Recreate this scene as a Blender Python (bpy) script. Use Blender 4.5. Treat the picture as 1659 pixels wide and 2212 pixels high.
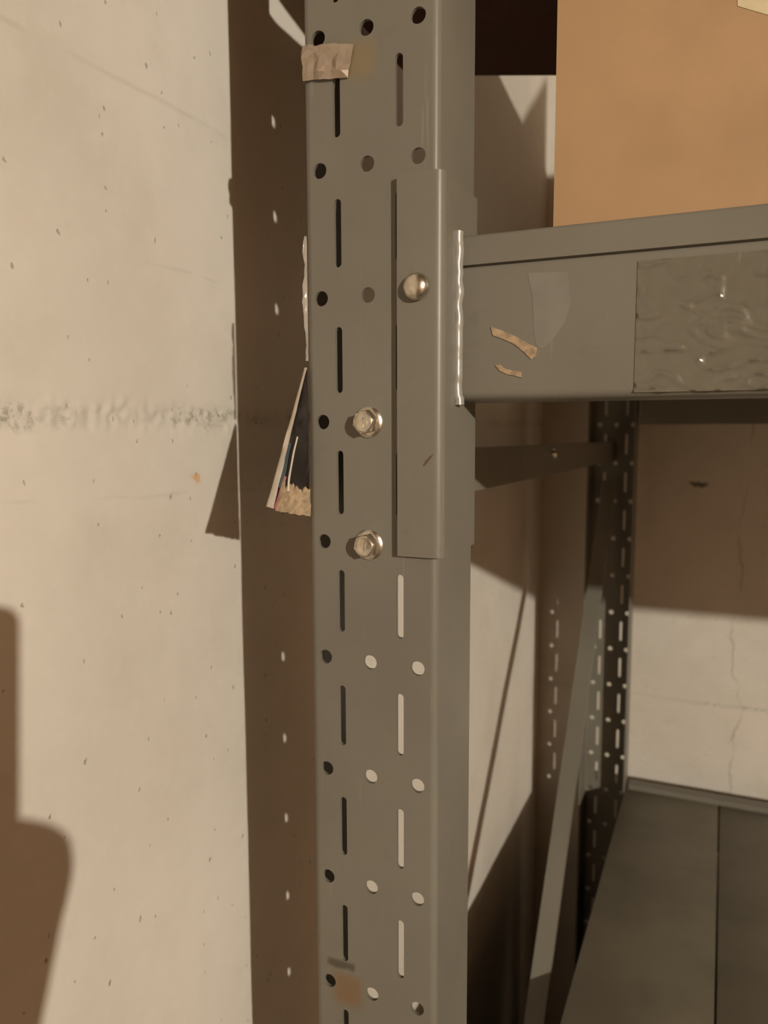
import bpy, bmesh, math, random
from mathutils import Vector, Matrix, noise
random.seed(7)
for o in list(bpy.data.objects):
    bpy.data.objects.remove(o)
SC = bpy.context.scene
COL = SC.collection
EZ = 1.45                                   # eye height above the floor
def P(x, y, z): return Vector((x, y, z + EZ))   # heights below are given from eye level

# ------------------------------------------------------------------ camera
R = Vector((0.9147, 0.4041, -0.0038)).normalized()
F = Vector((-0.4020, 0.9091, -0.1092)).normalized()
U = R.cross(F).normalized(); R = F.cross(U).normalized()
cam = bpy.data.cameras.new('camera'); co = bpy.data.objects.new('camera', cam); COL.objects.link(co)
M = Matrix((R, U, -F)).transposed().to_4x4(); M.translation = P(0, 0, 0); co.matrix_world = M
cam.sensor_fit = 'VERTICAL'; cam.sensor_height = 36.0; cam.lens = 1660 / 2212 * 36.0
cam.clip_start = 0.01; cam.dof.use_dof = True; cam.dof.focus_distance = 0.475; cam.dof.aperture_fstop = 9.0
SC.camera = co
# ------------------------------------------------------------------ world (dark cellar, lit by its bulb alone)
w = bpy.data.worlds.new('world'); SC.world = w; w.use_nodes = True
w.node_tree.nodes['Background'].inputs[0].default_value = (0.9, 0.7, 0.45, 1)
w.node_tree.nodes['Background'].inputs[1].default_value = 0.0
vs = SC.view_settings
vs.view_transform = 'Standard'; vs.look = 'None'; vs.gamma = 1.0; vs.use_curve_mapping = False
vs.exposure = 0.10
BULB_POS = (3.886, -3.003, 1.148); BULB_R = 0.035
BULB_STRENGTH = 26000.0; BULB_COLOR = (1.0, 0.945, 0.83)

# ------------------------------------------------------------------ materials
def s2l(c):
    return tuple((v / 255 / 12.92) if v / 255 <= 0.04045 else ((v / 255 + 0.055) / 1.055) ** 2.4 for v in c)
class NT:
    def __init__(s, name):
        s.m = bpy.data.materials.new(name); s.m.use_nodes = True
        s.t = s.m.node_tree; s.n = s.t.nodes; s.b = s.n['Principled BSDF']
        s._pos = None
    def link(s, a, b): s.t.links.new(a, b)
    def pos(s):
        if s._pos is None: s._pos = s.n.new('ShaderNodeNewGeometry').outputs['Position']
        return s._pos
    def xyz(s):
        q = s.n.new('ShaderNodeSeparateXYZ'); s.link(s.pos(), q.inputs[0]); return q.outputs
    def scaled(s, v):
        q = s.n.new('ShaderNodeMapping'); s.link(s.pos(), q.inputs[0]); q.inputs['Scale'].default_value = v; return q.outputs[0]
    def noise(s, scale, detail=4, rough=.55, vec=None):
        q = s.n.new('ShaderNodeTexNoise'); q.inputs['Scale'].default_value = scale
        q.inputs['Detail'].default_value = detail; q.inputs['Roughness'].default_value = rough
        s.link(vec if vec is not None else s.pos(), q.inputs['Vector']); return q.outputs[0]
    def voro(s, scale, vec=None):
        q = s.n.new('ShaderNodeTexVoronoi'); q.inputs['Scale'].default_value = scale
        s.link(vec if vec is not None else s.pos(), q.inputs['Vector']); return q.outputs
    def m_(s, op, a, b=None, c=None):
        q = s.n.new('ShaderNodeMath'); q.operation = op
        for i, v in enumerate((a, b, c)):
            if v is None: continue
            if hasattr(v, 'is_linked') or hasattr(v, 'links'): s.link(v, q.inputs[i])
            else: q.inputs[i].default_value = v
        return q.outputs[0]
    def step(s, v, lo, hi):
        q = s.n.new('ShaderNodeMapRange'); q.interpolation_type = 'SMOOTHSTEP'
        s.link(v, q.inputs[0]); q.inputs[1].default_value = lo; q.inputs[2].default_value = hi; return q.outputs[0]
    def mix(s, f, a, b):
        q = s.n.new('ShaderNodeMix'); q.data_type = 'RGBA'
        if hasattr(f, 'links'): s.link(f, q.inputs['Factor'])
        else: q.inputs['Factor'].default_value = f
        for k, v in (('A', a), ('B', b)):
            inp = [i for i in q.inputs if i.name == k and i.type == 'RGBA'][0]
            if hasattr(v, 'links'): s.link(v, inp)
            else: inp.default_value = (*v, 1)
        return [o for o in q.outputs if o.type == 'RGBA'][0]
    def bump(s, h, strength, dist=.001):
        q = s.n.new('ShaderNodeBump'); q.inputs['Strength'].default_value = strength; q.inputs['Distance'].default_value = dist
        s.link(h, q.inputs['Height']); s.link(q.outputs[0], s.b.inputs['Normal'])
    def done(s, col=None, rough=.5, metal=0, spec=None, **k):
        if col is not None:
            if hasattr(col, 'links'): s.link(col, s.b.inputs['Base Color'])
            else: s.b.inputs['Base Color'].default_value = (*col, 1)
        if hasattr(rough, 'links'): s.link(rough, s.b.inputs['Roughness'])
        else: s.b.inputs['Roughness'].default_value = rough
        s.b.inputs['Metallic'].default_value = metal
        if spec is not None: s.b.inputs['Specular IOR Level'].default_value = spec
        for kk, v in k.items(): s.b.inputs[kk.replace('_', ' ')].default_value = v
        return s.m

def simple(name, col, rough=.5, metal=0, var=.12, scale=40, spec=None, bump=0, bscale=200, **k):
    n = NT(name); f = n.noise(scale, 4)
    dark = tuple(c * (1 - var) for c in col); lite = tuple(min(1, c * (1 + var)) for c in col)
    if bump: n.bump(n.noise(bscale, 3), bump, .0005)
    return n.done(n.mix(n.step(f, .3, .7), dark, lite), rough, metal, spec, **k)

def wall_material(name, seam_axis_z, side):
    n = NT(name); X, Y, Z = n.xyz()
    base = n.mix(n.step(n.noise(2.2, 6), .3, .7), (.46, .412, .345), (.54, .487, .415))
    base = n.mix(n.m_('MULTIPLY', n.step(n.noise(14, 6, .65), .45, .75), .30), base, (.40, .35, .27))
    base = n.mix(n.m_('MULTIPLY', n.step(n.noise(90, 3), .45, .75), .12), base, (.60, .55, .47))
    # small air pits
    def pits(scale, r0, r1, thr):
        cb = n.n.new('ShaderNodeCombineXYZ'); n.link(Y if side == 'left' else X, cb.inputs[0]); n.link(n.m_('MULTIPLY', Z, .7), cb.inputs[1])
        wv = n.n.new('ShaderNodeVectorMath'); wv.operation = 'ADD'; n.link(cb.outputs[0], wv.inputs[0])
        nz = n.n.new('ShaderNodeTexNoise'); nz.inputs['Scale'].default_value = 260; n.link(n.pos(), nz.inputs['Vector'])
        sc_ = n.n.new('ShaderNodeVectorMath'); sc_.operation = 'SCALE'; sc_.inputs['Scale'].default_value = .0035; n.link(nz.outputs['Color'], sc_.inputs[0]); n.link(sc_.outputs[0], wv.inputs[1])
        vn = n.n.new('ShaderNodeTexVoronoi'); vn.voronoi_dimensions = '2D'; vn.inputs['Scale'].default_value = scale; n.link(wv.outputs[0], vn.inputs['Vector']); v = vn.outputs
        near = n.m_('SUBTRACT', 1.0, n.step(v['Distance'], r0, r1))
        sep = n.n.new('ShaderNodeSeparateColor'); n.link(v['Color'], sep.inputs[0])
        return n.m_('MULTIPLY', near, n.m_('GREATER_THAN', sep.outputs[0], thr))
    p = n.m_('MAXIMUM', pits(24, .012, .042, .66), n.m_('MULTIPLY', pits(52, .02, .062, .80), .85))
    base = n.mix(n.m_('MULTIPLY', p, n.m_('MULTIPLY_ADD', n.noise(30, 2), .9, .12)), base, (.13, .12, .09))
    # cold joint in the concrete: speckled band of grime
    wob = n.m_('MULTIPLY', n.m_('SUBTRACT', n.noise(9, 4), .5), .016)
    d = n.m_('ABSOLUTE', n.m_('ADD', n.m_('SUBTRACT', Z, seam_axis_z), wob))
    band = n.m_('SUBTRACT', 1.0, n.step(d, .001, .011 if side == 'left' else .007))
    grime = n.m_('MULTIPLY', band, n.step(n.noise(150, 4, .7), .47, .62))
    grime = n.m_('MULTIPLY', grime, n.step(n.noise(11, 2), .38, .6))
    base = n.mix(n.m_('MULTIPLY', band, .22), base, (.36, .33, .28))
    base = n.mix(n.m_('MULTIPLY', grime, .62 if side == 'left' else .8), base, (.16, .155, .10))
    h = n.m_('MULTIPLY', n.noise(45, 6, .6), .5)
    h = n.m_('SUBTRACT', h, n.m_('MULTIPLY', p, .8))
    if side == 'left':
        # faint slanting cracks and an orange stain
        def line(z0, slope, y0, y1, wd):
            z = n.m_('ADD', n.m_('MULTIPLY_ADD', Y, slope, z0), n.m_('MULTIPLY', n.noise(25, 3), .006))
            dd = n.m_('ABSOLUTE', n.m_('SUBTRACT', Z, z))
            inr = n.m_('MULTIPLY', n.step(Y, y0, y0 + .05), n.m_('SUBTRACT', 1.0, n.step(Y, y1 - .02, y1)))
            return n.m_('MULTIPLY', inr, n.m_('SUBTRACT', 1.0, n.step(dd, .0, wd)))
        ln = n.m_('MAXIMUM', line(1.45 + .109, .008, .42, .64, .0022), line(1.45 - .033, -.04, .28, .60, .0025))
        ln = n.m_('MAXIMUM', ln, line(1.45 + .212, .03, .28, .56, .003))
        base = n.mix(n.m_('MULTIPLY', ln, n.m_('MULTIPLY', n.step(n.noise(18, 3), .42, .62), .16)), base, (.18, .16, .12))
        st = n.m_('SQRT', n.m_('ADD', n.m_('POWER', n.m_('DIVIDE', n.m_('SUBTRACT', Y, .484), 1.6), 2.0), n.m_('POWER', n.m_('SUBTRACT', Z, 1.45 - .038), 2.0)))
        st = n.m_('ADD', st, n.m_('MULTIPLY', n.m_('SUBTRACT', n.noise(130, 3), .5), .012))
        base = n.mix(n.m_('MULTIPLY', n.m_('SUBTRACT', 1.0, n.step(st, .0015, .005)), .75), base, (.48, .27, .11))
    else:
        # wandering vertical crack and a dark chip
        q = n.m_('MULTIPLY', n.m_('SUBTRACT', n.noise(5, 4, .6), .5), .10)
        xc = n.m_('ADD', .04, q)
        dd = n.m_('ABSOLUTE', n.m_('SUBTRACT', X, xc))
        ck = n.m_('SUBTRACT', 1.0, n.step(dd, .0, .0035))
        base = n.mix(n.m_('MULTIPLY', ck, n.m_('MULTIPLY', n.step(n.noise(12, 3), .35, .65), .42)), base, (.14, .11, .07))
        ch = n.m_('ADD', n.m_('POWER', n.m_('DIVIDE', n.m_('ADD', X, .046), 3.2), 2.0), n.m_('POWER', n.m_('SUBTRACT', Z, n.m_('ADD', 1.45 - .128, n.m_('MULTIPLY', n.noise(40, 2), .018))), 2.0))
        ch = n.m_('SUBTRACT', 1.0, n.step(n.m_('SQRT', ch), .004, .0075))
        base = n.mix(n.m_('MULTIPLY', ch, .8), base, (.07, .055, .035))
        base = n.mix(n.m_('MULTIPLY', n.step(n.noise(3.2, 5, .7), .5, .7), .35), base, (.36, .30, .20))
    n.bump(h, .35, .0012)
    return n.done(base, .85, 0, .25)

M_WALL_L = wall_material('left_concrete', EZ + .0075, 'left')
M_WALL_B = wall_material('back_concrete', EZ - .587, 'back')
M_ROOM = simple('cellar_boards', (.19, .105, .045), .9, var=.1, scale=3)
M_FLOOR = simple('cement_floor', (.10, .065, .035), .85, var=.2, scale=5)

def paint_material():
    n = NT('olive_grey_enamel'); X, Y, Z = n.xyz()
    c = n.mix(n.step(n.noise(7, 4), .3, .7), (.126, .113, .088), (.144, .130, .102))
    c = n.mix(n.m_('MULTIPLY', n.step(n.noise(60, 5, .7), .58, .75), .25), c, (.088, .077, .056))
    sc = n.noise(22, 3, .6, n.scaled((9, 9, .35)))
    c = n.mix(n.m_('MULTIPLY', n.step(sc, .68, .74), .30), c, (.26, .23, .18))
    n.bump(n.noise(420, 2), .06, .0004)
    return n.done(c, n.m_('MULTIPLY_ADD', n.noise(30, 3), .12, .33), 0, .30)
M_PAINT = paint_material()
def post_material():
    n = NT('olive_grey_enamel_post'); X, Y, Z = n.xyz()
    c = n.mix(n.step(n.noise(7, 4), .3, .7), (.126, .113, .088), (.144, .130, .102))
    c = n.mix(n.m_('MULTIPLY', n.step(n.noise(60, 5, .7), .58, .75), .25), c, (.088, .077, .056))
    sc = n.noise(22, 3, .6, n.scaled((9, 9, .35)))
    c = n.mix(n.m_('MULTIPLY', n.step(sc, .68, .74), .25), c, (.26, .23, .18))
    # rust coloured square of old adhesive near the foot of the photo, and the amber trace left by tape
    def rect(x0, x1, z0, z1, e, nz=.003):
        wob = n.m_('MULTIPLY', n.m_('SUBTRACT', n.noise(120, 3), .5), nz)
        fx = n.m_('MULTIPLY', n.step(n.m_('ADD', X, wob), x0 - e, x0 + e), n.m_('SUBTRACT', 1.0, n.step(X, x1 - e, x1 + e)))
        fz = n.m_('MULTIPLY', n.step(n.m_('ADD', Z, wob), EZ + z0 - e, EZ + z0 + e), n.m_('SUBTRACT', 1.0, n.step(Z, EZ + z1 - e, EZ + z1 + e)))
        return n.m_('MULTIPLY', n.m_('MULTIPLY', fx, fz), n.m_('LESS_THAN', Y, .45))
    c = n.mix(n.m_('MULTIPLY', rect(-.230, -.2090, -.391, -.369, .0045), .55), c, (.15, .070, .018))
    c = n.mix(n.m_('MULTIPLY', rect(-.234, -.214, -.3655, -.360, .0018, .006), .7), c, (.045, .03, .016))
    c = n.mix(n.m_('MULTIPLY', rect(-.216, -.196, .205, .2255, .006), .5), c, (.19, .125, .048))
    n.bump(n.noise(420, 2), .06, .0004)
    return n.done(c, n.m_('MULTIPLY_ADD', n.noise(30, 3), .12, .33), 0, .30)
M_POST = post_material()
M_DECK = simple('deck_panel_paint', (.125, .108, .073), .55, var=.15, scale=9)
M_ZINC = simple('zinc_bolt', (.60, .55, .46), .28, 1.0, var=.15, scale=300, bump=.15, bscale=500)
M_WELD = simple('painted_weld', (.22, .20, .165), .3, 0, var=.1, scale=80, spec=.8)
M_CARD = simple('orange_cardboard', (.315, .188, .090), .75, var=.07, scale=16, bump=.15, bscale=120)
M_CARD_IN = simple('carton_edge', (.22, .13, .06), .85)
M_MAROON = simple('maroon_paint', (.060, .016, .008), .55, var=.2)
M_PALE = simple('pale_label', (.46, .38, .23), .5)
M_GLUE = simple('label_residue', (.150, .136, .112), .5, var=.06, scale=60)
M_SCRAP = simple('torn_brown_paper', (.27, .19, .11), .8, var=.3, scale=220, bump=.6, bscale=400)
def tape_mat(name, col, alpha, rough=.12):
    n = NT(name); f = n.noise(160, 4, .6)
    n.bump(n.noise(110, 3), .25, .0008)
    m = n.done(n.mix(f, tuple(c * .75 for c in col), col), rough, 0, .7)
    n.b.inputs['Alpha'].default_value = alpha
    return m
M_TAPE = tape_mat('crumpled_clear_tape', (.48, .37, .27), .66, .3); M_TAPE.node_tree.nodes['Principled BSDF'].inputs['Metallic'].default_value = .45
M_TAPE_W = tape_mat('wrinkled_clear_tape', (.136, .119, .086), .9, .27)
M_FILM = tape_mat('clear_film_sliver', (.42, .37, .31), .6, .12)
M_LBL_DARK = simple('dark_glossy_print', (.014, .011, .009), .2, var=.5, scale=60, spec=.6)
M_LBL_WHITE = simple('label_back_paper', (.52, .45, .36), .55, var=.1)
M_LBL_PINK = simple('pink_print', (.33, .12, .11), .45)
M_LBL_TEAL = simple('teal_print', (.055, .075, .08), .45)
M_PHONE = simple('black_phone_glass', (.015, .015, .017), .2)
M_SKIN = simple('skin', (.45, .25, .16), .5, var=.06)
M_SLEEVE = simple('dark_sleeve_cloth', (.05, .055, .07), .9)
M_WHITEPL = simple('white_plastic', (.7, .68, .62), .5)
def bulb_mat():
    n = NT('glowing_bulb')
    n.b.inputs['Emission Color'].default_value = (*BULB_COLOR, 1); n.b.inputs['Emission Strength'].default_value = BULB_STRENGTH
    return n.done((.9, .9, .9), .4)
M_BULB = bulb_mat()

# ------------------------------------------------------------------ mesh helpers
def new_obj(name, bm, mat, parent=None, smooth=None):
    me = bpy.data.meshes.new(name)
    bmesh.ops.recalc_face_normals(bm, faces=bm.faces)
    bm.to_mesh(me); bm.free()
    if smooth is not None:
        me.shade_smooth(); me.set_sharp_from_angle(angle=math.radians(smooth))
    me.materials.append(mat)
    o = bpy.data.objects.new(name, me); COL.objects.link(o)
    if parent is not None: o.parent = parent
    return o
def empty(name, loc=(0, 0, 0), parent=None):
    o = bpy.data.objects.new(name, None); COL.objects.link(o); o.location = loc; o.empty_display_size = .05
    if parent is not None: o.parent = parent
    return o
def tag(o, label, cat, group=None):
    o['label'] = label; o['category'] = cat
    if group: o['group'] = group
    return o
def structure(o): o['kind'] = 'structure'; return o
def box(bm, x0, x1, y0, y1, z0, z1, bev=0):
    r = bmesh.ops.create_cube(bm, size=1)
    for v in r['verts']:
        v.co = Vector(((x0 + x1) / 2 + v.co.x * (x1 - x0), (y0 + y1) / 2 + v.co.y * (y1 - y0), (z0 + z1) / 2 + v.co.z * (z1 - z0)))
    if bev:
        es = list({e for v in r['verts'] for e in v.link_edges})
        bmesh.ops.bevel(bm, geom=es, offset=bev, segments=2, affect='EDGES', profile=.5)
def prism(bm, pts, axis, a0, a1):
    """closed 2D outline extruded along an axis; pts are (x,y) for 'Z', (y,z) for 'X'"""
    def mk(p, a):
        return Vector((p[0], p[1], a)) if axis == 'Z' else Vector((a, p[0], p[1]))
    A = [bm.verts.new(mk(p, a0)) for p in pts]; B = [bm.verts.new(mk(p, a1)) for p in pts]
    n = len(pts)
    for i in range(n): bm.faces.new((A[i], A[(i + 1) % n], B[(i + 1) % n], B[i]))
    bm.faces.new(A[::-1]); bm.faces.new(B)
def tube(bm, path, rad, seg=10, caps=True):
    rings = []
    for i, p in enumerate(path):
        p = Vector(p); r = rad[i] if isinstance(rad, (list, tuple)) else rad
        t = (Vector(path[min(i + 1, len(path) - 1)]) - Vector(path[max(i - 1, 0)])).normalized()
        u = t.orthogonal().normalized() if i == 0 else (u0 - t * u0.dot(t)).normalized()
        u0 = u; v = t.cross(u)
        rings.append([bm.verts.new(p + (u * math.cos(2 * math.pi * k / seg) + v * math.sin(2 * math.pi * k / seg)) * r) for k in range(seg)])
    for a, b in zip(rings, rings[1:]):
        for k in range(seg): bm.faces.new((a[k], a[(k + 1) % seg], b[(k + 1) % seg], b[k]))
    if caps: bm.faces.new(rings[0][::-1]); bm.faces.new(rings[-1])
def lathe(bm, prof, axis_o, axis_d, seg=32, sides=None):
    """prof: (distance along axis, radius); sides=6 gives a hexagon"""
    d = Vector(axis_d).normalized(); u = d.orthogonal().normalized(); v = d.cross(u); o = Vector(axis_o)
    sg = sides or seg; rings = []
    for h, r in prof:
        rings.append([bm.verts.new(o + d * h + (u * math.cos(2 * math.pi * (k + .5) / sg) + v * math.sin(2 * math.pi * (k + .5) / sg)) * max(r, 1e-5)) for k in range(sg)])
    for a, b in zip(rings, rings[1:]):
        for k in range(sg): bm.faces.new((a[k], a[(k + 1) % sg], b[(k + 1) % sg], b[k]))
    bm.faces.new(rings[0][::-1]); bm.faces.new(rings[-1])
def sheet(bm, fn, nu, nv, thick):
    """two-sided thin sheet: fn(u,v)->(point, normal)"""
    A = []; B = []
    for i in range(nu + 1):
        ra = []; rb = []
        for j in range(nv + 1):
            p, nn = fn(i / nu, j / nv); ra.append(bm.verts.new(p)); rb.append(bm.verts.new(p - nn * thick))
        A.append(ra); B.append(rb)
    for i in range(nu):
        for j in range(nv):
            bm.faces.new((A[i][j], A[i + 1][j], A[i + 1][j + 1], A[i][j + 1]))
            bm.faces.new((B[i][j], B[i][j + 1], B[i + 1][j + 1], B[i + 1][j]))
    for i in range(nu):
        bm.faces.new((A[i][0], B[i][0], B[i + 1][0], A[i + 1][0])); bm.faces.new((A[i][nv], A[i + 1][nv], B[i + 1][nv], B[i][nv]))
    for j in range(nv):
        bm.faces.new((A[0][j], A[0][j + 1], B[0][j + 1], B[0][j])); bm.faces.new((A[nu][j], B[nu][j], B[nu][j + 1], A[nu][j + 1]))
def patch_on_y(name, pts, y, thick, mat, parent=None):
    """thin cut-out lying against a face that looks towards -Y; pts are (x, z)"""
    bm = bmesh.new()
    A = [bm.verts.new(P(x, y - thick, z)) for x, z in pts]; B = [bm.verts.new(P(x, y, z)) for x, z in pts]
    n = len(pts)
    for i in range(n): bm.faces.new((A[i], A[(i + 1) % n], B[(i + 1) % n], B[i]))
    bm.faces.new(A); bm.faces.new(B[::-1])
    return new_obj(name, bm, mat, parent)

# ------------------------------------------------------------------ the setting
WX, WY = -.3731, 1.725
ROOM_X1, ROOM_Y0, CEIL = 6.2, -5.2, 2.85
def frange(a, b, n): return [a + (b - a) * i / n for i in range(n + 1)]
def wall_grid(name, us, vs_, fn, mat):
    bm = bmesh.new()
    g = [[bm.verts.new(fn(u, v)) for v in vs_] for u in us]
    for i in range(len(us) - 1):
        for j in range(len(vs_) - 1): bm.faces.new((g[i][j], g[i + 1][j], g[i + 1][j + 1], g[i][j + 1]))
    return structure(new_obj(name, bm, mat, smooth=60))
def fade(x, a, b): return max(0, min(1, (x - a) / (b - a)))
def left_fn(y, z):
    q = Vector((7.1, y, z)); ze = z - EZ
    k = fade(y, .12, .25) * fade(1.72 - y, 0, .08) * fade(ze + 1.2, 0, .1) * fade(.85 - ze, 0, .1)
    d = noise.noise(q * 9) * .0012 + noise.noise(q * 40) * .0004
    c = abs(ze - .0075 + noise.noise(q * 9) * .004)
    if c < .014:
        f = 1 - c / .014
        d += f * (noise.noise(q * 160) * .0035 * max(0, noise.noise(q * 7 + Vector((3, 3, 3))) + .45) - .0008)
    return (WX + d * k, y, z)
wall_grid('wall_left', [ROOM_Y0, -2, -.5, .05] + frange(.12, .62, 190) + frange(.63, WY, 130),
          [0, .15] + frange(EZ - 1.2, EZ - .06, 70) + frange(EZ - .055, EZ + .055, 50) + frange(EZ + .065, EZ + .9, 60) + [CEIL], left_fn, M_WALL_L)
def back_fn(x, z):
    q = Vector((x, 3.3, z)); ze = z - EZ
    k = fade(x, WX, WX + .05) * fade(.5 - x, 0, .1) * fade(ze + 1.2, 0, .1) * fade(.85 - ze, 0, .1)
    d = noise.noise(q * 6) * .003 + noise.noise(q * 30) * .0008
    c = abs(ze + .587 + noise.noise(q * 8) * .005)
    if c < .012: d += (1 - c / .012) * (noise.noise(q * 90) * .003 + .001)
    return (x, WY + d * k, z)
wall_grid('wall_back', frange(WX, .5, 90) + [1.0, 2.5, ROOM_X1], [0, .15] + frange(EZ - 1.2, EZ + .9, 170) + [CEIL], back_fn, M_WALL_B)
def quad(name, pts, mat):
    bm = bmesh.new(); bm.faces.new([bm.verts.new(p) for p in pts]); return structure(new_obj(name, bm, mat))
quad('floor', [(WX, ROOM_Y0, 0), (ROOM_X1, ROOM_Y0, 0), (ROOM_X1, WY, 0), (WX, WY, 0)], M_FLOOR)
quad('ceiling', [(WX, ROOM_Y0, CEIL), (WX, WY, CEIL), (ROOM_X1, WY, CEIL), (ROOM_X1, ROOM_Y0, CEIL)], M_ROOM)
quad('wall_right', [(ROOM_X1, ROOM_Y0, 0), (ROOM_X1, ROOM_Y0, CEIL), (ROOM_X1, WY, CEIL), (ROOM_X1, WY, 0)], M_ROOM)
quad('wall_front', [(WX, ROOM_Y0, 0), (WX, ROOM_Y0, CEIL), (ROOM_X1, ROOM_Y0, CEIL), (ROOM_X1, ROOM_Y0, 0)], M_ROOM)

# ------------------------------------------------------------------ the rack
rack = empty('storage_rack', (0.6, 1.02, 0))
tag(rack, 'olive grey steel storage rack with slotted uprights beside the concrete wall', 'storage rack')
bpy.context.view_layer.update()
def to(parent, o):
    o.parent = parent; o.matrix_parent_inverse = parent.matrix_world.inverted(); return o
YF = .4322; XL, XR = -.244, -.156; PD = .067; TH = .0025; BR = .0045
POST_TOP = .392
PIT = .0762; ROW0 = .0036
HX = (-.2332 - XL, -.2012 - XL, -.1687 - XL); SX = (-.2213 - XL, -.1805 - XL)
def post_mesh():
    """slotted channel: local x 0..0.088, web front at y=0, flanges run to +y, z from the floor"""
    W_ = XR - XL; top = EZ + POST_TOP
    cu = bpy.data.curves.new('web_outline', 'CURVE'); cu.dimensions = '2D'; cu.fill_mode = 'BOTH'; cu.extrude = TH / 2
    def spl(pts):
        s = cu.splines.new('POLY'); s.points.add(len(pts) - 1); s.use_cyclic_u = True
        for q, p in zip(s.points, pts): q.co = (p[0], p[1], 0, 1)
    spl([(BR, 0), (W_ - BR, 0), (W_ - BR, top), (BR, top)])
    k = -4
    while True:
        z = EZ + ROW0 - k * PIT
        if z < .08: break
        for hx in HX:
            spl([(hx + .0046 * math.cos(a), z + .0046 * math.sin(a)) for a in [2 * math.pi * i / 28 for i in range(28)]])
        zc = z - PIT / 2; hl = .0202 - .0024
        if zc > .08:
            for sx in SX:
                spl([(sx + .0024 * math.cos(a), zc + hl + .0024 * math.sin(a)) for a in [math.pi * i / 8 for i in range(9)]] +
                    [(sx + .0024 * math.cos(a), zc - hl + .0024 * math.sin(a)) for a in [math.pi + math.pi * i / 8 for i in range(9)]])
        k += 1
    o = bpy.data.objects.new('tmp', cu); COL.objects.link(o)
    dg = bpy.context.evaluated_depsgraph_get(); me = bpy.data.meshes.new_from_object(o.evaluated_get(dg))
    bpy.data.objects.remove(o); bpy.data.curves.remove(cu)
    bm = bmesh.new(); bm.from_mesh(me); bpy.data.meshes.remove(me)
    for v in bm.verts: v.co = Vector((v.co.x, v.co.z + TH / 2, v.co.y))
    for side in (0, 1):
        out = []; n = 8
        cx = BR if side == 0 else W_ - BR; sg = -1 if side == 0 else 1
        for i in range(n + 1):
            a = math.pi / 2 * i / n; out.append((cx + sg * BR * math.sin(a), BR - BR * math.cos(a)))
        pd = .0610 if side == 0 else PD
        out.append((cx + sg * BR, pd)); out.append((cx + sg * (BR - TH), pd))
        ri = BR - TH
        for i in range(n, -1, -1):
            a = math.pi / 2 * i / n; out.append((cx + sg * ri * math.sin(a), BR - ri * math.cos(a)))
        prism(bm, out, 'Z', 0, top)
    bmesh.ops.recalc_face_normals(bm, faces=bm.faces)
    me = bpy.data.meshes.new('slotted_upright'); bm.to_mesh(me); bm.free()
    me.shade_smooth(); me.set_sharp_from_angle(angle=math.radians(35)); me.materials.append(M_POST)
    return me
PM = post_mesh()
front_post = bpy.data.objects.new('slotted_upright', PM); COL.objects.link(front_post)
front_post.location = (XL, YF, 0)
rear_post = bpy.data.objects.new('slotted_upright', PM); COL.objects.link(rear_post)
YR = 1.60
rear_post.location = (XR, YR, 0); rear_post.rotation_euler = (0, 0, math.pi)
front_post['label'] = 'near slotted upright in sharp focus with bolts in it'
rear_post['label'] = 'far slotted upright in the dark corner'
bpy.context.view_layer.update()
for o in (front_post, rear_post): to(rack, o)
bpy.context.view_layer.update()

def hex_bolt(x, z, parent, turn):
    bm = bmesh.new(); y = YF; o = P(x, y, z); d = (0, -1, 0)
    lathe(bm, [(0, .0094), (.0010, .0096), (.0018, .0088), (.0026, .0072)], o, d, 40)
    lathe(bm, [(.0018, .0078), (.0074, .0078), (.0082, .0070)], o, d, sides=6)
    lathe(bm, [(.0078, .0066), (.0086, .0064), (.0090, .0056), (.0088, .0052), (.0088, .0001)], o, d, 32)
    b_ = new_obj('hex_bolt', bm, M_ZINC, smooth=40); to(parent, b_)
    bm = bmesh.new(); q = Matrix.Rotation(turn, 3, 'Y')                    # raised grade mark on the head
    c = o + Vector((0, -.0089, 0))
    for dx, l in ((0, .0028), (.0022, .0012)):
        vs0 = [Vector((dx - .00025, 0, -l)), Vector((dx + .00025, 0, -l)), Vector((dx + .00025, 0, l)), Vector((dx - .00025, 0, l))]
        A = [bm.verts.new(c + q @ v) for v in vs0]; B = [bm.verts.new(c + q @ v + Vector((0, -.0004, 0))) for v in vs0]
        for i in range(4): bm.faces.new((A[i], A[(i + 1) % 4], B[(i + 1) % 4], B[i]))
        bm.faces.new(B)
    # marks join the bolt mesh so that the bolt stays one piece
    me2 = bpy.data.meshes.new('t'); bm.to_mesh(me2); bm.free()
    bb = bmesh.new(); bb.from_mesh(b_.data); bb.from_mesh(me2); bb.to_mesh(b_.data); bb.free(); bpy.data.meshes.remove(me2)
    return b_
hex_bolt(-.2012, ROW0 - .0003, front_post, .05)
hex_bolt(-.2012, ROW0 - PIT - .0003, front_post, .12)

# --- front beam with its welded end bracket
BY, BZ0, BZG, BZ1 = .455, .016, .0953, .1145
BX1 = 1.62
def arc(cx, cy, r, a0, a1, n=6):
    return [(cx + r * math.cos(math.radians(a0 + (a1 - a0) * i / n)), cy + r * math.sin(math.radians(a0 + (a1 - a0) * i / n))) for i in range(n + 1)]
def beam_profile(y0, z0, zg, z1, sgn, depth=.045):
    """outline in (y,z), front at y0, solid depth towards sgn"""
    f = lambda yy: y0 + sgn * yy
    pts = [(depth, 0)]
    pts += [(x, y) for x, y in arc(.006, .006, .006, 270, 180)]
    H_ = zg - z0
    pts += [(0, H_ - .0012), (.0035, H_ - .0008), (.0035, H_ + .0008), (.0004, H_ + .0016)]
    HT = z1 - z0
    pts += [(x, y) for x, y in arc(.003, HT - .0026, .0026, 180, 90, 4)]
    pts += [(.030, HT), (.030, HT - .022), (depth, HT - .022)]
    return [(f(a), EZ + z0 + b) for a, b in pts]
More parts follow.
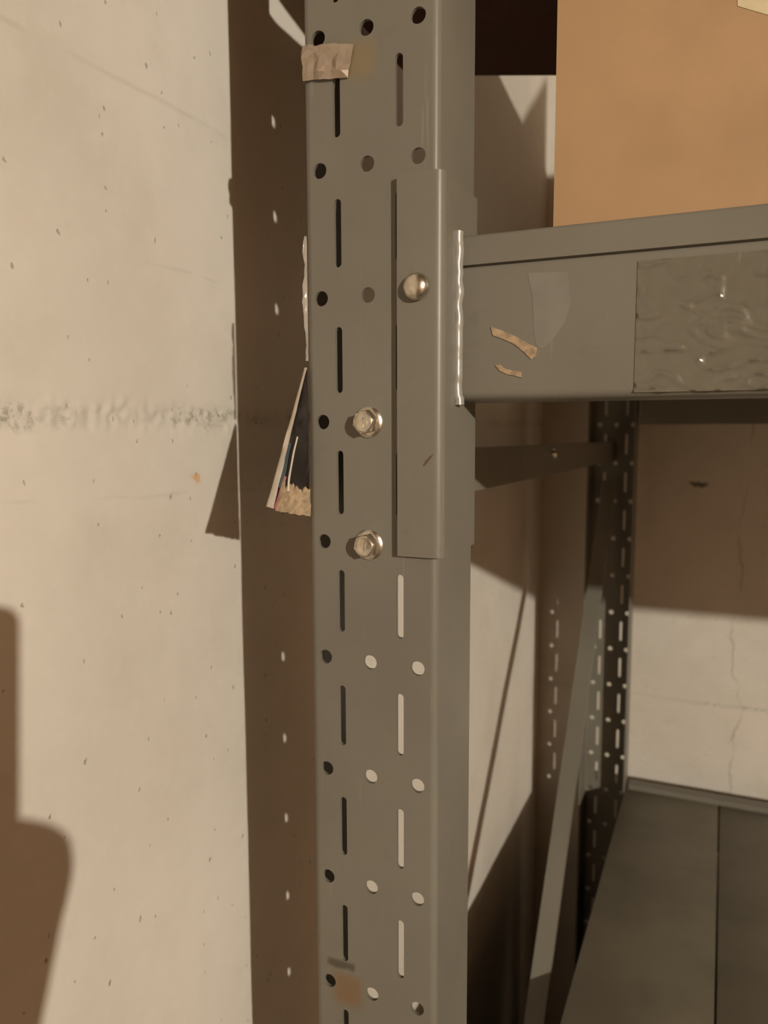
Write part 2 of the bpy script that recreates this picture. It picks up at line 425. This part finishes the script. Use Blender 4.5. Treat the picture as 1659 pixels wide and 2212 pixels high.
def make_beam(y0, z0, zg, z1, sgn, x0, x1):
    bm = bmesh.new(); prism(bm, beam_profile(y0, z0, zg, z1, sgn), 'X', x0, x1)
    return to(rack, new_obj('shelf_beam', bm, M_PAINT, smooth=35))
beam = make_beam(BY, BZ0, BZG, BZ1, 1, -.1519, BX1)
beam['label'] = 'front step beam carrying the cardboard box'
bpy.context.view_layer.update()
def bracket(parent, z0, z1):
    # L plate: front lip lies over the web, side plate along the flange
    bt = .0030; xo = -.1515; yo = YF - .0048; r = .0058; pts = []
    pts.append((-.1802, yo)); 
    n = 8
    for i in range(n + 1):
        a = math.pi / 2 * i / n; pts.append((xo - r + r * math.sin(a), yo + r - r * math.cos(a)))
    pts += [(xo, .4925), (xo - bt, .4925)]
    ri = r - bt
    for i in range(n, -1, -1):
        a = math.pi / 2 * i / n; pts.append((xo - r + ri * math.sin(a), yo + r - ri * math.cos(a)))
    pts.append((-.1802, yo + bt))
    bm = bmesh.new(); prism(bm, pts, 'Z', EZ + z0, EZ + z1)
    return to(parent, new_obj('end_bracket', bm, M_PAINT, smooth=35))
bracket(beam, -.0780, .1455)
# weld bead
bm = bmesh.new(); path = []; rad = []
for i in range(60):
    t = i / 59; z = .1165 - t * (.1165 - .0135)
    path.append(P(-.1513 + .0008 * noise.noise(Vector((i * .22, 5, 1))) + (.0012 if i > 56 else 0), BY - .0016 + .0003 * noise.noise(Vector((i * .4, 8, 2))), z)); rad.append(.0035 + .0004 * noise.noise(Vector((i * .33, 1, 1))))
tube(bm, path, rad, 12); to(beam, new_obj('weld_bead', bm, M_WELD, smooth=80))
# round-headed bolt through the bracket lip
bm = bmesh.new(); o = P(-.1672, YF - .0048, ROW0 + PIT + .0012)
lathe(bm, [(0, .0070), (.0008, .0078), (.0022, .0080), (.0042, .0074), (.0058, .0058), (.0068, .0034), (.0071, .0001)], o, (-.05, -1, .08), 40)
to(beam, new_obj('round_head_bolt', bm, M_ZINC, smooth=60))
# small rusty scrape on the bracket lip
o = to(beam, patch_on_y('rust_scrape', [(-.1637, -.0232), (-.1622, -.0200), (-.1596, -.0172), (-.1570, -.0156), (-.1578, -.0172), (-.1602, -.0202), (-.1626, -.0228)], YF - .0048, .00012, simple('rust_scrape', (.085, .045, .028), .8)))

# --- rear beam at the same height, lower beams, decks
make_beam(YR - .005, BZ0 - .012, BZG, BZ1, -1, -.150, BX1)['label'] = 'dark rear beam of the upper shelf'
LZ = -.742
make_beam(BY, LZ - .075, LZ - .004, LZ + .022, 1, -.1515, BX1)['label'] = 'front beam of the lower shelf'
make_beam(YR - .012, LZ - .075, LZ - .004, LZ + .022, -1, -.150, BX1)['label'] = 'rear beam of the lower shelf with a raised lip'
def panel(x0, x1, y0, y1, z, name='deck_panel'):
    bm = bmesh.new(); box(bm, x0, x1, y0, y1, EZ + z - .016, EZ + z, .0012)
    return to(rack, new_obj(name, bm, M_DECK, smooth=30))
xs = -.156
for i in range(10):
    x1 = xs + (.1755 if i == 0 else .176)
    panel(xs, x1 - .0028, BY + .030, YR - .043, LZ + .013)
    xs = x1
xs = -.150
for i in range(10):
    panel(xs, xs + .1735, BY + .030, YR - .036, BZ1 - .003); xs += .176

# --- side bracing
def channel_bar(name, A, B, wx, lip, mat, th=.0025):
    """angle bar from A to B lying in the side plane: one leg wx wide along X, one lip turned back"""
    A = Vector(A); B = Vector(B); d = (B - A).normalized(); n_ = Vector((1, 0, 0)).cross(d).normalized()
    if n_.y > 0: n_ = -n_                                    # n_ looks to the front
    bm = bmesh.new(); pts = [(0, 0), (wx, 0), (wx, -lip), (wx - th, -lip), (wx - th, -th), (0, -th)]
    Va = [bm.verts.new(A + Vector((p[0], 0, 0)) + n_ * p[1]) for p in pts]; Vb = [bm.verts.new(B + Vector((p[0], 0, 0)) + n_ * p[1]) for p in pts]
    for i in range(6): bm.faces.new((Va[i], Va[(i + 1) % 6], Vb[(i + 1) % 6], Vb[i]))
    bm.faces.new(Va[::-1]); bm.faces.new(Vb)
    return to(rack, new_obj(name, bm, mat))
ax, ay, az = -.2155, 1.39, -.2825; sl = (.5027 / .4348)
brace = channel_bar('diagonal_brace', P(ax, 1.545, az + (1.545 - ay) * sl), P(ax, .47, az - (ay - .47) * sl), .026, .008, M_PAINT)
brace['label'] = 'slanting angle-iron brace rising to the far upright'
bm = bmesh.new()
prism(bm, [(.470, EZ - .0165), (1.59, EZ - .0290), (1.59, EZ - .067), (.470, EZ - .0535)], 'X', -.2020, -.1990)
prism(bm, [(.470, EZ - .0165), (1.59, EZ - .0290), (1.59, EZ - .032), (.470, EZ - .0195)], 'X', -.2220, -.2015)
strap = to(rack, new_obj('side_strap', bm, M_PAINT)); strap['label'] = 'flat side strap running back to the far upright'
bpy.context.view_layer.update()
bm = bmesh.new(); lathe(bm, [(0, .006), (.003, .006), (.005, .004), (.0055, .0001)], P(-.199, .98, -.034), (1, 0, 0), 20)
to(strap, new_obj('rivet', bm, M_ZINC, smooth=60))

# ------------------------------------------------------------------ things on and around the rack
# cardboard carton on the upper shelf; a maroon board lies on it, a second carton with a raised flap on the board
BXF = .52; bz = BZ1 - .003; zb = .413; t = .004
def carton(root, x0, x1, y0, y1, z0, z1):
    bm = bmesh.new()
    for a in ((x0, x1, y0, y0 + t), (x0, x1, y1 - t, y1), (x0, x0 + t, y0 + t, y1 - t), (x1 - t, x1, y0 + t, y1 - t)):
        box(bm, *a, EZ + z0, EZ + z1 - t)
    box(bm, x0 + t, x1 - t, y0 + t, y1 - t, EZ + z0, EZ + z0 + t)
    to(root, new_obj('carton_body', bm, M_CARD))
    for ya, yb in ((y0, (y0 + y1) / 2 - .0006), ((y0 + y1) / 2 + .0006, y1)):
        bm = bmesh.new(); box(bm, x0, x1, ya, yb, EZ + z1 - t, EZ + z1); to(root, new_obj('flap', bm, M_CARD))
cart = empty('cardboard_box', P(.30, .71, bz)); bpy.context.view_layer.update()
tag(cart, 'large orange-brown cardboard box standing on the shelf behind the front beam', 'box')
carton(cart, -.1083, .74, BXF, .90, bz, zb)
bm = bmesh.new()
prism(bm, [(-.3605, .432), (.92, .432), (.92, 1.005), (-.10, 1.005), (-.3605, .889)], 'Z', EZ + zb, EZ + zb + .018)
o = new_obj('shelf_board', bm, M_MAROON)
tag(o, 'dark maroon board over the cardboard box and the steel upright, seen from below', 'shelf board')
cart2 = empty('cardboard_box', P(.34, .60, zb + .018)); bpy.context.view_layer.update()
tag(cart2, 'low cardboard box with a raised flap lying on top of the maroon board', 'box')
carton(cart2, -.04, .76, .448, .80, zb + .018, .6575)
bm = bmesh.new(); prof = [(.560, .6575), (.745, .6575), (.745, .86), (.755, .86), (.570, .6575)]
prof = [(.566, .6575), (.758, .6575), (.758, .86), (.775, .86)]
prof = [(.566, .6575), (.758, .6575), (.758, .84)]
A = [bm.verts.new(P(x, .448, z)) for x, z in prof]; B = [bm.verts.new(P(x, .448 + t, z)) for x, z in prof]
for i in range(3): bm.faces.new((A[i], A[(i + 1) % 3], B[(i + 1) % 3], B[i]))
bm.faces.new(A); bm.faces.new(B[::-1]); to(cart2, new_obj('raised_flap', bm, M_CARD))
patch = patch_on_y('paper_sticker', [(-.004, .300), (-.0036, .2432), (.0127, .2350), (.030, .229), (.085, .229), (.085, .300)], BXF, .0003, M_PALE)
tag(patch, 'pale yellowish paper sticker on the front of the cardboard box', 'sticker')

# unseen dark bins added under the lower shelf to keep the wall gap dark
M_BLOCKER = simple('dark_light_blocker', (.035, .03, .026), .5)
for bx, lb in ((-.14, 'unseen dark lidded bin added below the lower shelf to block light, nearest the wall'), (.50, 'unseen dark lidded bin added below the lower shelf to block light, farther from the wall')):
    rt = empty('light_blocker_bin', (bx + .29, 1.0, 0)); bpy.context.view_layer.update()
    tag(rt, lb, 'light blocker', 'light blockers under the lower shelf')
    bm = bmesh.new()
    a4 = [(bx + .03, .55), (bx + .55, .55), (bx + .55, 1.47), (bx + .03, 1.47)]; b4 = [(bx, .52), (bx + .58, .52), (bx + .58, 1.50), (bx, 1.50)]
    A = [bm.verts.new((x, y, 0)) for x, y in a4]; B = [bm.verts.new((x, y, .48)) for x, y in b4]
    for i in range(4): bm.faces.new((A[i], A[(i + 1) % 4], B[(i + 1) % 4], B[i]))
    bm.faces.new(A[::-1]); bm.faces.new(B); to(rt, new_obj('blocker_body', bm, M_BLOCKER))
    bm = bmesh.new(); box(bm, bx - .01, bx + .59, .51, 1.51, .48, .52, .008); to(rt, new_obj('blocker_lid', bm, M_BLOCKER))

# crumpled tape wrapped round the upright's left edge
def tape_fn(u, v):
    x0, x1 = -.2470, -.2130 + .004 * (1 - v)
    x = x0 + (x1 - x0) * u; z = (.2300 - .0058 * u) * (1 - v) + (.2095 - .0035 * u) * v
    ix, iz = round(u * 9), round(v * 5); h = .0030 * noise.cell(Vector((ix * 1.0 + .5, iz * 1.0 + .5, 4.5)))
    if ix in (0, 9) or iz in (0, 5): h *= .3
    ed = math.sin(math.pi * min(1, max(0, u))) * .0006
    z += .0012 * noise.noise(Vector((x * 300, v * 2, 9)))
    y = YF - .0010 - abs(h) - ed
    if x < XL: y = YF - .0008 + (XL - x) * 3.2                     # folds back round the edge
    return P(x, y, z), Vector((0, -1, 0))
bm = bmesh.new(); sheet(bm, tape_fn, 9, 5, .0002); bmesh.ops.triangulate(bm, faces=bm.faces)
o = new_obj('tape_strip', bm, M_TAPE)
tag(o, 'crumpled shiny brown-clear tape wrapped round the top of the near upright', 'tape')

# slivers of clear film along the left edge of the upright
bm = bmesh.new()
def film_fn(u, v):
    z = .118 - .076 * v; w_ = .0009 + .0010 * max(0, noise.noise(Vector((v * 9, 1, 1)))) + .0012 * max(0, 1 - abs(v - .12) / .12) - .0008 * max(0, 1 - v / .05)
    x = XL + .0012 - w_ * u * 1.2 + .0010 * math.sin(v * 9) * u; y = YF - .0006 - .0022 * u * (1 + .5 * noise.noise(Vector((v * 20, 3, u))))
    return P(x, y, z), Vector((-.6, -.8, 0))
sheet(bm, film_fn, 4, 40, .0002)
o = new_obj('film_sliver', bm, M_FILM, smooth=60)
tag(o, 'thin glossy sliver of clear film along the left edge of the near upright', 'plastic film')

# peeled label hanging off the left edge
lab = empty('torn_label', P(XL, YF, -.05)); bpy.context.view_layer.update()
tag(lab, 'torn dark glossy label peeling away from the left edge of the near upright', 'label')
def lab_pt(s, t, off=0):
    """s: 0 at the upright .. 1 outer edge, t: 0 top .. 1 bottom"""
    zi = .0425 - .0995 * t; zo = .0415 - .0900 * t
    A = Vector((XL - .0004, YF + .001, zi)); B = Vector((XL - .0004 - .0072 * t, YF + .001 - .0385 * t, zo))
    p = A.lerp(B, s); p.x += -.0045 * t * math.sin(math.pi * s) + off
    p.y += -off * .3
    p += Vector((.0006 * noise.noise(Vector((s * 5, t * 9, 1))), 0, 0)) * t
    return P(*p)
nlab = Vector((.95, -.3, 0)).normalized()
bm = bmesh.new(); sheet(bm, lambda u, v: (lab_pt(u, .06 + .92 * v), nlab), 12, 40, .0006)
to(lab, new_obj('label_sheet', bm, M_LBL_DARK, smooth=60))
bm = bmesh.new(); sheet(bm, lambda u, v: (lab_pt(.82 + .22 * u, .04 + .95 * v, .0008 + .0004 * u), nlab), 3, 40, .0022)
to(lab, new_obj('pale_paper_edge', bm, M_LBL_WHITE, smooth=60))
bm = bmesh.new(); sheet(bm, lambda u, v: (lab_pt(.70 + .10 * u - .10 * (1 - v), .77 + .22 * v, .0009), nlab), 3, 14, .0006)
to(lab, new_obj('pink_print_stripe', bm, M_LBL_PINK, smooth=60))
bm = bmesh.new(); sheet(bm, lambda u, v: (lab_pt(.66 + .14 * u, .55 + .30 * v, .0007), nlab), 3, 14, .0005)
to(lab, new_obj('teal_print_stripe', bm, M_LBL_TEAL, smooth=60))
def torn_fn(u, v):
    top = .82 + .13 * noise.noise(Vector((u * 6, 2, 2))) + .05 * noise.noise(Vector((u * 21, 2, 2))); bot = 1.0 + .015 * noise.noise(Vector((u * 9, 5, 5)))
    s = .0 + .72 * u
    return lab_pt(s, top + (bot - top) * v, .0010 + .0008 * abs(noise.noise(Vector((u * 8, v * 6, 3))))), nlab
bm = bmesh.new(); sheet(bm, torn_fn, 22, 14, .0012)
to(lab, new_obj('torn_brown_layer', bm, M_SCRAP, smooth=60))
bm = bmesh.new(); sheet(bm, lambda u, v: (lab_pt(.44 + .05 * u + .07 * math.sin(v * 2.6), .50 + .36 * v, .0016), nlab), 2, 16, .0005)
to(lab, new_obj('pale_tear_line', bm, M_LBL_WHITE, smooth=60))

# old sticker traces and scraps on the front beam
o = patch_on_y('sticker_residue', [(-.1091, .0893), (-.0862, .0880), (-.0845, .0780), (-.0841, .0690), (-.0870, .0600), (-.0909, .0538), (-.0950, .0490), (-.1001, .0450), (-.1035, .0480), (-.1048, .0560), (-.1061, .0758)], BY, .00015, M_GLUE)
tag(o, 'pale tongue-shaped sticker trace on the front beam', 'sticker trace')
o = patch_on_y('paper_scrap', [(-.1309, .0597), (-.1262, .0580), (-.1210, .0558), (-.1150, .0530), (-.1085, .0490), (-.1028, .0462), (-.1032, .0415), (-.1060, .0395), (-.1105, .0440), (-.1166, .0490), (-.1230, .0520), (-.1294, .0545)], BY, .0006, M_SCRAP)
tag(o, 'longer slanting scrap of brown paper stuck on the front beam', 'paper scrap')
o = patch_on_y('paper_scrap', [(-.1278, .0370), (-.1250, .0335), (-.1200, .0312), (-.1155, .0302), (-.1114, .0290), (-.1120, .0325), (-.1160, .0332), (-.1210, .0345), (-.1250, .0372)], BY, .0006, M_SCRAP)
tag(o, 'shorter curled scrap of brown paper low on the front beam', 'paper scrap')
def wrap_fn(u, v):
    x = -.0478 + .30 * u; z = .0905 - .0715 * v
    q = Vector((x * 60, z * 115, 4)); q += Vector((noise.noise(q * .7), noise.noise(q * .7 + Vector((4, 4, 4))), 0)) * 1.3; h = (max(0, .16 - abs(noise.noise(q * .8))) / .16) ** 2 * .0013 + max(0, noise.noise(q * 1.7 + Vector((0, 0, 5)))) * .0006
    return P(x, BY - .0004 - h * (1 if 0 < u < 1 else 0), z), Vector((0, -1, 0))
bm = bmesh.new(); sheet(bm, wrap_fn, 170, 60, .0002)
o = new_obj('wrinkled_tape', bm, M_TAPE_W, smooth=60)
tag(o, 'wide wrinkled piece of clear tape stuck along the front beam', 'tape')

# ------------------------------------------------------------------ the bulb that lights the cellar (out of frame)
lamp = empty('pendant_bulb', (BULB_POS[0], BULB_POS[1], CEIL)); bpy.context.view_layer.update()
tag(lamp, 'bare warm light bulb hanging from the cellar ceiling', 'lamp')
bc = P(*BULB_POS)
bm = bmesh.new(); bmesh.ops.create_icosphere(bm, subdivisions=3, radius=BULB_R, matrix=Matrix.Translation(bc)); to(lamp, new_obj('bulb', bm, M_BULB, smooth=80))
bm = bmesh.new(); lathe(bm, [(0, .016), (.02, .02), (.06, .02), (.075, .008)], bc + Vector((0, 0, .030)), (0, 0, 1), 20); to(lamp, new_obj('socket', bm, M_WHITEPL, smooth=40))
bm = bmesh.new(); tube(bm, [bc + Vector((0, 0, .10)), Vector((bc.x, bc.y, CEIL))], .004, 8); to(lamp, new_obj('cord', bm, M_WHITEPL))

# ------------------------------------------------------------------ photographer's phone and hand behind the lens (only their shadow is in frame)
def CP(s, u, f): return P(0, 0, 0) + R * s + U * u + F * f
bm = bmesh.new(); rc = []
for cx, cy, a0 in ((.037 - .009, .079 - .009, 0), (-.037 + .009, .079 - .009, 90), (-.037 + .009, -.079 + .009, 180), (.037 - .009, -.079 + .009, 270)):
    rc += [(cx + .009 * math.cos(math.radians(a0 + 15 * k)), cy + .009 * math.sin(math.radians(a0 + 15 * k))) for k in range(7)]
rings = []
for f_, sc_ in ((-.0045, .965), (-.0055, 1.0), (-.0115, 1.0), (-.0125, .965)):
    rings.append([bm.verts.new(CP(-.0115 + x * sc_, -.066 + y * (1 - (1 - sc_) * .47), f_)) for x, y in rc])
for a_, b_ in zip(rings, rings[1:]):
    for k in range(len(rc)): bm.faces.new((a_[k], a_[(k + 1) % len(rc)], b_[(k + 1) % len(rc)], b_[k]))
bm.faces.new(rings[0][::-1]); bm.faces.new(rings[-1])
o = new_obj('smartphone', bm, M_PHONE, smooth=40)
tag(o, 'black smartphone held upright in front of the wall', 'phone')
def skin(name, nodes, edges, mat, sub=2):
    me = bpy.data.meshes.new(name); me.from_pydata([n[0] for n in nodes], edges, [])
    o = bpy.data.objects.new(name, me); COL.objects.link(o)
    sk = o.modifiers.new('s', 'SKIN'); sd = o.modifiers.new('d', 'SUBSURF'); sd.levels = sub; sd.render_levels = sub
    for i, n in enumerate(nodes):
        me.skin_vertices[0].data[i].radius = (n[1], n[1]) if not isinstance(n[1], tuple) else n[1]
        me.skin_vertices[0].data[i].use_root = (i == 0)
    dg = bpy.context.evaluated_depsgraph_get(); m2 = bpy.data.meshes.new_from_object(o.evaluated_get(dg))
    bpy.data.objects.remove(o); bpy.data.meshes.remove(me); return m2
nd = [(CP(.036, -.290, -.078), .024), (CP(.034, -.230, -.058), (.026, .021)), (CP(.034, -.185, -.050), (.037, .021)), (CP(.032, -.142, -.043), (.038, .018))]
ed = [(0, 1), (1, 2), (2, 3)]
def chain(root, pts):
    last = root
    for p, rr in pts: nd.append((CP(*p), rr)); ed.append((last, len(nd) - 1)); last = len(nd) - 1
chain(3, [((.066, -.136, -.040), .016), ((.063, -.118, -.036), .0145), ((.032, -.104, -.0275), .0098), ((.010, -.098, -.0245), .008)])
chain(3, [((.046, -.128, -.042), .017), ((.046, -.118, -.040), .013)])
for k, (u0, l) in enumerate(((-.135, 1.0), (-.152, 1.05), (-.169, 1.0), (-.184, .82))):
    chain(3 if k < 2 else 2, [((.006, u0 - .006, -.040), .0095), ((-.034, u0, -.034), .0088), ((-.058 - .008 * l, u0 + .004, -.020), .0078), ((-.060 - .004 * l, u0 + .006, -.004), .007)])
me = skin('hand', nd, ed, M_SKIN)
bm = bmesh.new(); bm.from_mesh(me); bpy.data.meshes.remove(me)
hand = empty('person', (CP(.12, 0, -.5).x, CP(.12, 0, -.5).y, 0)); bpy.context.view_layer.update()
tag(hand, 'right hand and dark sleeve holding up a black smartphone', 'person')
to(hand, new_obj('hand', bm, M_SKIN, smooth=80))
me = skin('sleeve', [(CP(.026, -.285, -.068), .033), (CP(.060, -.40, -.16), .040), (CP(.11, -.52, -.27), .050), (CP(.17, -.40, -.38), .058), (CP(.20, -.18, -.44), .066)], [(0, 1), (1, 2), (2, 3), (3, 4)], M_SLEEVE)
bm = bmesh.new(); bm.from_mesh(me); bpy.data.meshes.remove(me); to(hand, new_obj('sleeve', bm, M_SLEEVE, smooth=80))
